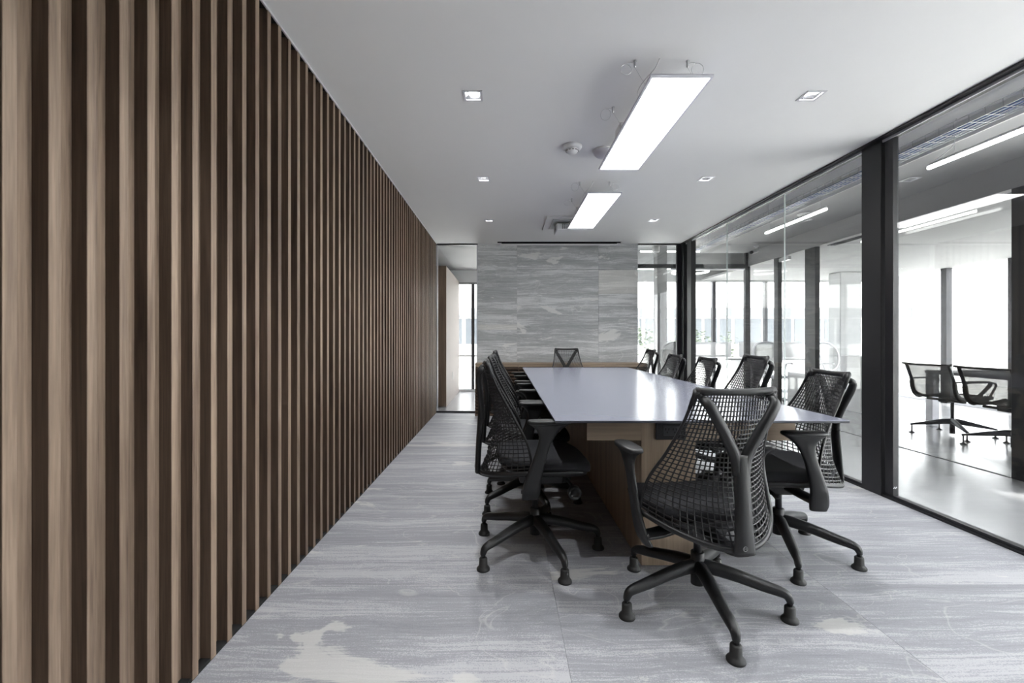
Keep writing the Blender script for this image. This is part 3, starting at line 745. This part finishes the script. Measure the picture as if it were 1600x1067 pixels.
def make_chair():
    root = empty('office_chair')
    # net
    bm = B(); NU, NV = 27, 32
    for i in range(1, NU):
        u = -1+2*i/NU
        pts = [S(u+0.10*math.copysign(1, u)*math.sin(PI*min(1, v*1.0))*(1-abs(u))*0.0, v) for v in [j/26 for j in range(27)]]
        tube(bm, pts, 0.0028, 4, up=(0, 1, 0))
    for j in range(1, NV):
        v = j/NV
        pts = [S(-1+2*i/22, v) for i in range(23)]
        tube(bm, pts, 0.0028, 4, up=(0, 1, 0))
    nt = obj('back_net', bm, 'chair_net', root); nt['kind'] = 'stuff'
    # rim
    bm = B()
    tube(bm, [S(-1+2*i/16, 0) for i in range(17)], [(0.013, 0.009)]*17, 8)
    for s in (-1, 1): tube(bm, [S(s, j/20) for j in range(21)], 0.0065, 6, up=(0, 1, 0))
    tube(bm, [S(-1+2*i/30, 1.0) for i in range(31)], [(0.011, 0.007)]*31, 6)
    for s in (-1, 1):   # thick corners and gussets
        tube(bm, [S(s*0.98, 0.0), S(s*0.90, 0.03), S(s*0.80, 0.075)], [(0.012, 0.010), (0.020, 0.010), (0.014, 0.010)], 8)
        tube(bm, [S(s*0.98, 0.0), S(s*0.99, 0.06), S(s*1.0, 0.15)], [(0.014, 0.010), (0.010, 0.009), (0.007, 0.007)], 8)
        tube(bm, [S(s*0.98, 0.0), S(s*0.8, 0.012), S(s*0.5, 0.006)], [(0.014, 0.010), (0.014, 0.009), (0.010, 0.008)], 8)
    obj('back_frame', bm, 'chair_plastic', root, True)
    # Y shaped post: two arms merge in one spine
    bm = B()
    sp = smoothpts([(0, -.298, .357), (0, -.296, .42), (0, -.292, .50), (0, -.286, .58), (0, -.280, .66), (0, -.278, .70)], 3)
    nS = len(sp); rr = []
    for i in range(nS):
        t = i/(nS-1); rr.append((0.014+0.004*t, 0.041-0.011*math.sin(min(1, t*1.6)*PI/2)+0.008*max(0, t-0.7)/0.3))
    tube(bm, sp, rr, 12, up=(0, 1, 0))
    for s in (-1, 1):
        ap = smoothpts([(s*0.011, -.2795, .630), (s*0.020, -.279, .69), (s*0.060, -.284, .768), (s*0.098, -.290, .832), (s*0.122, -.288, .873), (s*0.128, -.278, .888), (s*.130, -.264, .893)], 3)
        n_ = len(ap)
        tube(bm, ap, [(0.0165-0.003*(i/n_), 0.0225-0.004*(i/n_)) for i in range(n_)], 10, up=(0, 1, 0))
    yp = obj('back_post', bm, 'chair_plastic', root, True)
    bm = B()
    ring = [(0.008*math.cos(2*PI*k/16)-0.008, -.3145, .385+0.008*math.sin(2*PI*k/16)) for k in range(16)]
    tube(bm, ring, 0.0011, 4, up=(0, 1, 0), closed=True)
    tube(bm, [(-0.0125, -.3145, .381), (-0.0110, -.3145, .389), (-0.008, -.3145, .384), (-0.005, -.3145, .389), (-0.0035, -.3145, .381)], 0.0009, 4, up=(0, 1, 0))
    obj('emblem', bm, 'emblem', yp)
    # arms
    for s in (-1, 1):
        prof = smoothpts([(.298, -.052, .036, .016, .243), (.335, -.045, .042, .017, .262), (.40, -.036, .038, .015, .276), (.47, -.016, .032, .014, .281), (.54, .006, .029, .014, .284), (.595, .024, .036, .015, .286), (.630, .032, .058, .018, .287), (.650, .034, .085, .026, .287), (.656, .034, .092, .032, .287)], 3)
        rings = []
        for (z, y, hy_, hx_, x) in prof:
            rings.append([(s*x+hx_*math.copysign(abs(math.cos(a))**.6, math.cos(a)), y+hy_*math.copysign(abs(math.sin(a))**.75, math.sin(a)), z) for a in [2*PI*k/14 for k in range(14)]])
        am = obj('armrest', loft(B(), rings), 'chair_plastic', root, True)
        rings = []
        for (z, sc_) in ((.655, .92), (.659, 1.0), (.668, 1.0), (.672, .95), (.673, .80)):
            rings.append([(s*.285+.038*sc_*math.copysign(abs(math.cos(a))**.6, math.cos(a)), .034+.100*sc_*math.copysign(abs(math.sin(a))**.75, math.sin(a)), z) for a in [2*PI*k/20 for k in range(20)]])
        obj('arm_pad', loft(B(), rings), 'chair_plastic', am, True)
    # under-seat yoke that carries arms and spine
    bm = B()
    tube(bm, smoothpts([(-.262, -.055, .335), (-.20, -.045, .335), (-.10, -.02, .345), (0, -.01, .35), (.10, -.02, .345), (.20, -.045, .335), (.262, -.055, .335)], 3), [(0.016, 0.040)]*19, 8)
    tube(bm, smoothpts([(0, -.294, .362), (0, -.25, .345), (0, -.16, .34), (0, -.02, .35)], 4), [(0.014, 0.036)]*13, 8)
    obj('support_yoke', bm, 'chair_plastic', root, True)
    # seat
    def outline(sc_, z, n=36):
        o = []
        for k in range(n):
            a = 2*PI*k/n; c, s_ = math.cos(a), math.sin(a)
            x = .243*sc_*math.copysign(abs(c)**.55, c); y = .035+.235*sc_*math.copysign(abs(s_)**.6, s_)
            f = max(0.0, (y-.10)/.17); bk = max(0.0, (-y-.05)/.15)
            o.append((x*(1-0.05*bk), y, z-0.030*f*f+0.018*bk*bk+0.010*(x/.24)**2))
        return o
    obj('seat', loft(B(), [outline(.90, .412), outline(.985, .418), outline(1.0, .434), outline(.985, .450), outline(.93, .459), outline(.80, .460), outline(.5, .456), outline(.15, .454)]), 'chair_fabric', root, True)
    obj('seat_pan', loft(B(), [outline(.55, .372), outline(.80, .378), outline(.92, .396), outline(.945, .412), outline(.90, .415)]), 'chair_plastic', root, True)
    # tilt housing with knob and lever
    hs = obj('tilt_housing', loft(B(), [[(x*k+0, y*k2+.03, z) for (x, y) in ((-.07, -.12), (.07, -.12), (.085, -.08), (.085, .10), (.06, .15), (-.06, .15), (-.085, .10), (-.085, -.08))] for (z, k, k2) in ((.305, .7, .75), (.318, .95, .95), (.35, 1.05, 1.0), (.385, 1.15, 1.05))]), 'chair_plastic', root)
    bm = B(); c = Vector((.215, .165, .315))
    ring = []
    rk = [[(c.x+x, c.y+r*math.cos(2*PI*k/20), c.z+r*math.sin(2*PI*k/20)) for k in range(20)] for (x, r) in ((-.022, .026), (-.018, .031), (.008, .032), (.013, .029), (.013, .022), (.002, .019), (-.002, .004))]
    loft(bm, rk)
    tube(bm, [(.05, .15, .335), (.14, .165, .328), (.195, .165, .315)], [0.009, 0.008, 0.008], 8)
    obj('tension_knob', bm, 'chair_plastic', hs, True)
    obj('lever', tube(B(), smoothpts([(-.06, .10, .345), (-.16, .11, .345), (-.215, .115, .338)], 3), [(0.006, 0.012)]*7, 8), 'chair_plastic', hs, True)
    # column and hub
    cl = obj('gas_column', lathe(B(), [(.027, .085), (.027, .215), (.024, .218)], 18), 'chair_plastic', root, True)
    obj('piston', lathe(B(), [(.016, .216), (.016, .40)], 14), 'dark_metal', cl, True)
    # legs with glides
    for k in range(5):
        bm = B()
        lp = smoothpts([(.012, 0, .160), (.06, 0, .158), (.15, 0, .142), (.24, 0, .120), (.296, 0, .108), (.320, 0, .098), (.330, 0, .080), (.330, 0, .070)], 3)
        n_ = len(lp)
        rr = []
        for i, q in enumerate(lp):
            t = i/(n_-1); rr.append((0.030*(1-t)+0.0125*t, 0.030*(1-t)+0.0125*t))
        tube(bm, lp, rr, 10)
        lg = obj('leg', bm, 'chair_plastic', root, True); lg.rotation_euler = (0, 0, 2*PI*k/5)
        bm = B(); lathe(bm, [(.031, 0), (.032, .004), (.031, .009), (.024, .017), (.0205, .022), (.0195, .054), (.016, .059)], 18, (.33, 0, 0))
        lathe(bm, [(.010, .059), (.010, .072)], 10, (.33, 0, 0))
        obj('glide', bm, 'rubber', lg, True)
    return root

UPPER = {'back_net', 'back_frame', 'back_post', 'armrest', 'support_yoke', 'seat', 'seat_pan', 'tilt_housing'}
proto = make_chair()
R = math.radians
# x, y, facing (deg, 0 = +Y), lift of the upper part, base angle (world), label
rowL = [('nearest', 2.33, .052, -70), ('second', 2.99, .050, 144), ('third', 3.65, .03, 20), ('fourth', 4.31, .045, 60), ('farthest', 4.96, .03, 10)]
rowR = [('nearest', 2.33, 0.0, 36), ('second', 3.02, .050, 10), ('third', 3.72, .005, 50), ('fourth', 4.42, .005, 25), ('farthest', 5.17, .035, 0)]
spots = [(0.80, 1.855, 7, -0.012, -92, 'black net back office chair at the near end of the table, seen from behind')]
for (w, y, dz, b) in rowL:
    spots.append((0.16, y, -90+random.uniform(-3, 3) if w != 'nearest' else -88, dz, b, 'black net back office chair, %s along the slatted wall side of the table' % w))
for (w, y, dz, b) in rowR:
    spots.append((1.425 if w == 'nearest' else 1.44, y, 90+(-4 if w == 'nearest' else random.uniform(-4, 4)), dz, b, 'black net back office chair, %s along the glass wall side of the table' % w))
spots.append((0.83, 5.74, 180, .030, 10, 'black net back office chair at the far end of the table before the sideboard'))
for i, (x, y, f, dz, b, lab) in enumerate(spots):
    c = proto if i == 0 else copy_tree(proto)
    c.location = (x, y, 0); c.rotation_euler = (0, 0, R(f)); tag(c, lab, 'chair', 'office chairs around the conference table')
    k = 0
    for ch in c.children:
        base = ch.name.split('.')[0]
        if base in UPPER: ch.location = (0, 0, dz)
        if base == 'leg':
            ch.rotation_euler = (0, 0, R(b-f)+2*PI*k/5); k += 1

# ------------------------------------------------------------------ things beyond the glass
def line_light(name_label, p0, p1, hang=0.30, group='line lights beyond the glass', w=0.013, em='line_emit'):
    p0 = Vector(p0); p1 = Vector(p1); mid = (p0+p1)/2; d = (p1-p0); L = d.length
    t = empty('line_light', mid, math.atan2(d.y, d.x)); tag(t, name_label, 'pendant light', group)
    obj('housing', bxo((-L/2, -w*.8, 0.014), (L/2, w*.8, 0.03)), 'white_gloss', t)
    obj('diffuser', bxo((-L/2, -w, -0.010), (L/2, w, 0.014), 0.003), em, t)
    for sx in (-1, 1): obj('wire', tube(B(), [(sx*L*0.42, 0, 0.03), (sx*L*0.42, 0, hang)], 0.0015, 4), 'steel', t)
    return t
ZL = 2.36; XLn = (ZL-H)/0.400
ll = line_light('long glowing line light in the corridor beyond the big near glass pane', (XLn, 0.9, ZL), (XLn, 3.33, ZL), ZC-ZL)
obj('power_cord', tube(B(), smoothpts([(0.985, .02, .26), (1.02, .0, .18), (1.05, -.02, .10), (1.12, .0, .05), (1.17, 0, .03)], 4), 0.003, 6), 'white_gloss', ll, True)
line_light('glowing line light in the corridor seen through the middle glass panes', (XLn, 4.38, ZL), (XLn, 5.40, ZL), ZC-ZL)
line_light('thin glowing line light along the meeting room ceiling', (4.30, 4.08, ZS-0.015), (4.30, 5.40, ZS-0.015), 0.027, w=0.009, em='soft_emit')
line_light('glowing line light crossing above the corridor end partition', (2.55, 8.4, 2.72), (4.15, 8.4, 2.72), 0.18)
line_light('lower glowing line light crossing behind the transom by the corner post', (2.1, 8.8, 2.45), (3.6, 8.8, 2.45), 0.45)
line_light('short glowing line light slanting through the ring light', (3.02, 7.75, 2.26), (3.35, 8.3, 2.40), 0.5)
t = empty('ring_light', (3.32, 8.0, 2.28)); tag(t, 'pale round hoop light hanging behind the glass by the corner post', 'pendant light')
obj('hoop', tube(B(), [(0.30*math.cos(2*PI*k/40), 0.30*math.sin(2*PI*k/40), 0) for k in range(40)], 0.018, 8, closed=True), 'line_emit', t, True)
bm = B()
for k in range(3): tube(bm, [(0.30*math.cos(2.1*k), 0.30*math.sin(2.1*k), 0.018), (0, 0, 0.6)], 0.0015, 4)
obj('wire', bm, 'steel', t)
# corridor downlight and round ceiling sensor
t = empty('corridor_downlight', (3.55, 3.92, ZC)); tag(t, 'square downlight in the grey corridor ceiling below the cable tray', 'ceiling light')
bm = B()
for (a, b, c_, d) in ((-.055, -.055, .055, -.04), (-.055, .04, .055, .055), (-.055, -.04, -.04, .04), (.04, -.04, .055, .04)): box(bm, (a, b, -.006), (c_, d, 0))
obj('frame', bm, 'alu', t); obj('lamp', bxo((-.04, -.04, -.002), (.04, .04, 0.0)), 'chrome', t)
t = empty('ceiling_disc', (3.34, 5.0, ZC)); tag(t, 'white round ceiling disc beside the cable tray in the corridor', 'sensor')
obj('body', lathe(B(), [(.065, 0), (.065, -.012), (.05, -.022), (0, -.024)], 20), 'white_gloss', t, True)
t = empty('corridor_smoke_detector', (5.75, 4.28, ZS+0.012)); tag(t, 'white smoke detector on the meeting room ceiling', 'smoke detector')
obj('base', lathe(B(), [(.06, 0), (.06, -.014), (.045, -.022)], 18), 'white_gloss', t, True); obj('sensor_head', lathe(B(), [(.035, -.02), (.03, -.045), (0, -.048)], 16), 'white_gloss', t, True)
# cable tray with blue cables
t = empty('cable_tray', (3.08, 3.0, 2.497)); tag(t, 'wire cable tray carrying blue cables above the corridor glass', 'cable tray')
bm = B()
for x in (-0.07, -0.035, 0, 0.035, 0.07): tube(bm, [(x, -4.5, 0), (x, 4.2, 0)], 0.0028, 4)
for x in (-0.075, 0.075): tube(bm, [(x, -4.5, 0.05), (x, 4.2, 0.05)], 0.003, 4)
obj('rail', bm, 'steel', t)
bm = B()
for k in range(87):
    y = -4.5+k*0.1; tube(bm, [(-0.075, y, 0.052), (-0.072, y, 0), (0.072, y, 0), (0.075, y, 0.052)], 0.0028, 4)
q = obj('rung', bm, 'steel', t); q['kind'] = 'stuff'
for x in (-0.045, -0.03, -0.01, 0.012, 0.03):
    pts = [(x+0.006*math.sin(k*1.3+x*90), -4.5+k*0.3, 0.012+0.004*math.sin(k*.9+x*50)) for k in range(30)]
    obj('cable', tube(B(), pts, 0.0085, 6), 'blue_cable', t, True)
for y in (-2.4, -.9, 0.6, 2.1, 3.6): obj('hanger', tube(B(), [(-0.075, y, 0.05), (-0.075, y, 0.123)], 0.003, 4), 'steel', t)
# hanging power lead of the corridor light
# security camera and spotlight
t = empty('security_camera', (3.78, 6.72, ZC)); tag(t, 'small white security camera on the grey corridor ceiling', 'camera')
obj('mount', lathe(B(), [(.035, 0), (.035, -.02), (.015, -.03), (.012, -.07)], 14), 'white_gloss', t, True)
cb = obj('body', tube(B(), [(0.02, 0.02, -.07), (-0.10, -0.06, -.115)], 0.032, 14), 'white_gloss', t, True)
obj('lens', tube(B(), [(-0.10, -0.06, -.115), (-0.118, -0.072, -.122)], 0.024, 12), 'black', t, True)
t = empty('spotlight', (2.52, 7.45, 2.62)); tag(t, 'white cylindrical spotlight behind the glass near the corner post', 'spotlight')
obj('stem', lathe(B(), [(.010, 0.0), (.010, .28)], 10), 'white_gloss', t, True)
obj('canister', lathe(B(), [(.0, -.10), (.04, -.10), (.06, -.09), (.06, .0), (.02, .01)], 18), 'white_gloss', t, True)
obj('lens', lathe(B(), [(0, -.104), (.035, -.104), (.035, -.1)], 14), 'dark_metal', t, True)

# meeting-room chairs (dark frame, grey translucent net, four-star base)
def set_chair():
    root = empty('meeting_chair')
    prof = smoothpts([(.20, .455), (.05, .425), (-.12, .425), (-.20, .455), (-.235, .53), (-.25, .62), (-.285, .72), (-.315, .80)], 4)
    for s in (-1, 1):
        obj('side_rail', tube(B(), [(s*.235, y, z) for y, z in prof], [(0.030 if 8 < i < 20 else 0.019, 0.014) for i in range(len(prof))], 8), 'chair_plastic', root, True)
    obj('top_rail', tube(B(), smoothpts([(-.275, -.33, .812), (-.235, -.318, .802), (0, -.312, .798), (.235, -.318, .802), (.275, -.33, .812)], 3), [(0.013, 0.009)]*13, 8), 'chair_plastic', root, True)
    bm = B(); V = []
    for y, z in prof: V.append([bm.verts.new((x, y-0.012*math.cos(x*6)+.012, z)) for x in (-.23, -.12, 0, .12, .23)])
    for a, b in zip(V, V[1:]):
        for k in range(4): bm.faces.new((a[k], a[k+1], b[k+1], b[k]))
    obj('net', bm, 'set_net', root, True)
    obj('front_rail', tube(B(), [(-.235, .20, .452), (.235, .20, .452)], 0.012, 8), 'chair_plastic', root, True)
    obj('under_frame', box(box(bxo((-.20, -.10, .385), (.20, -.06, .41), .004), (-.20, .05, .385), (.20, .09, .41), .004), (-.05, -.12, .375), (.05, .12, .40), .004), 'chair_plastic', root)
    for s in (-1, 1):
        obj('armrest', tube(B(), smoothpts([(s*.245, -.245, .62), (s*.27, -.16, .628), (s*.275, 0.0, .632), (s*.275, .10, .628), (s*.27, .13, .60), (s*.255, .07, .52), (s*.24, .0, .44)], 4), [(0.008, 0.018)]*25, 8), 'chair_plastic', root, True)
    obj('column', lathe(B(), [(.024, .02), (.024, .17), (.016, .18), (.016, .385)], 14), 'dark_metal', root, True)
    for k in range(4):
        lg = obj('leg', tube(B(), [(.0, 0, .160), (.06, 0, .155), (.34, 0, .100), (.365, 0, .094)], [(0.036, 0.034), (0.033, 0.030), (0.011, 0.018), (0.010, 0.015)], 8), 'dark_metal', root)
        lg.rotation_euler = (0, 0, PI/4+k*PI/2)
        obj('glide', lathe(B(), [(.028, 0), (.028, .006), (.010, .016), (.007, .03), (.007, .095)], 12, (.352, 0, 0)), 'dark_metal', lg, True)
    return root
s0 = set_chair(); s0.location = (5.07, 5.07, 0); s0.rotation_euler = (0, 0, R(-86))
tag(s0, 'farther dark meeting chair with grey net back beyond the corridor', 'chair', 'meeting chairs beyond the glass')
s1 = copy_tree(s0); s1.location = (5.03, 4.42, 0); s1.rotation_euler = (0, 0, R(-88)); s1['label'] = 'nearer dark meeting chair with grey net back beside the black post'
for ch in s0.children:
    if ch.name.startswith('leg'): ch.rotation_euler.z += 0.25
for ch in s1.children:
    if ch.name.startswith('leg'): ch.rotation_euler.z += 0.05
t = empty('meeting_table', (5.95, 4.75, 0)); tag(t, 'grey table with slab legs behind the two meeting chairs', 'table')
obj('top', bxo((-.65, -1.3, .655), (.65, .90, .695), .003), 'grey_paint', t)
for sx in (-1, 1):
    for y in (-1.1, .85): obj('leg', bxo((sx*.60-.045, y-.045, 0), (sx*.60+.045, y+.045, .655), .003), 'alu', t)

# desks, pale task chairs, white cabinets in the far office
def desk(x, y, lab, w=1.5):
    t = empty('desk', (x, y, 0)); tag(t, lab, 'desk', 'white desks in the far office')
    obj('top', bxo((-w/2, -.35, .70), (w/2, .35, .73), .003), 'white_gloss', t)
    for sx in (-1, 1): obj('leg', bxo((sx*(w/2-.05)-.02, -.32, 0), (sx*(w/2-.05)+.02, .32, .70), .003), 'white_gloss', t)
    obj('screen_panel', bxo((-w/2+.05, .33, .73), (w/2-.05, .345, 1.02)), 'white_gloss', t)
    return t
desk(3.75, 8.45, 'white desk behind the glass door at the corridor end')
desk(5.2, 8.45, 'white desk behind the two pale task chairs in the far office', 1.3)
def task_chair(x, y, f, lab, net='grey_net', fr='alu'):
    root = empty('task_chair', (x, y, 0), R(f)); tag(root, lab, 'chair', 'task chairs in the far office')
    ring = []
    for k in range(24):
        a = 2*PI*k/24; c, s_ = math.cos(a), math.sin(a)
        zz = .78+.25*s_; ring.append((.23*math.copysign(abs(c)**.7, c)*(1+.15*s_), -.22-.06*(s_)-.03*s_*s_+.04*abs(c), zz))
    obj('back_frame', tube(B(), ring, 0.013, 6, up=(0, 1, 0), closed=True), fr, root, True)
    bm = B(); bm.faces.new([bm.verts.new(p) for p in ring]); obj('back_net', bm, net, root)
    obj('seat', bxo((-.24, -.2, .43), (.24, .25, .475), .015), fr, root)
    for s in (-1, 1): obj('armrest', tube(B(), smoothpts([(s*.27, -.2, .5), (s*.28, -.15, .66), (s*.28, .08, .67)], 3), 0.014, 6), fr, root, True)
    obj('spine', tube(B(), [(0, -.15, .42), (0, -.27, .55), (0, -.24, .72)], 0.018, 6), fr, root, True)
    obj('column', lathe(B(), [(.03, .08), (.02, .43)], 10), 'dark_metal', root, True)
    for k in range(5):
        lg = obj('leg', tube(B(), [(0, 0, .11), (.31, 0, .06)], [.025, .015], 6), fr, root); lg.rotation_euler = (0, 0, 2*PI*k/5)
        obj('caster', lathe(B(), [(.02, 0), (.028, .015), (.02, .05)], 10, (.31, 0, 0)), 'rubber', lg, True)
task_chair(4.55, 7.6, 170, 'pale grey task chair behind the glass left of the far posts')
task_chair(5.70, 7.6, 200, 'pale grey task chair behind the glass right of the thick far post')
task_chair(2.95, 7.75, 150, 'dark task chair behind the glass at the corridor end', 'set_net', 'dark_metal')
t = empty('white_cabinet', (5.35, 6.75, 0)); tag(t, 'tall narrow white cabinet standing beyond the far posts', 'cabinet')
obj('body', bxo((-.14, -.2, 0), (.14, .2, .83), .004), 'white_gloss', t)
obj('door', bxo((-.125, -.212, .03), (.125, -.2, .81), .003), 'white_gloss', t)
t = empty('low_cabinet', (4.75, 6.95, 0)); tag(t, 'low white drawer cabinet left of the tall white cabinet', 'cabinet')
obj('body', bxo((-.2, -.25, 0), (.2, .25, .56), .004), 'white_gloss', t)
for k in range(3): obj('drawer', bxo((-.19, -.262, .02+k*.18), (.19, -.25, .19+k*.18), .003), 'white_gloss', t)
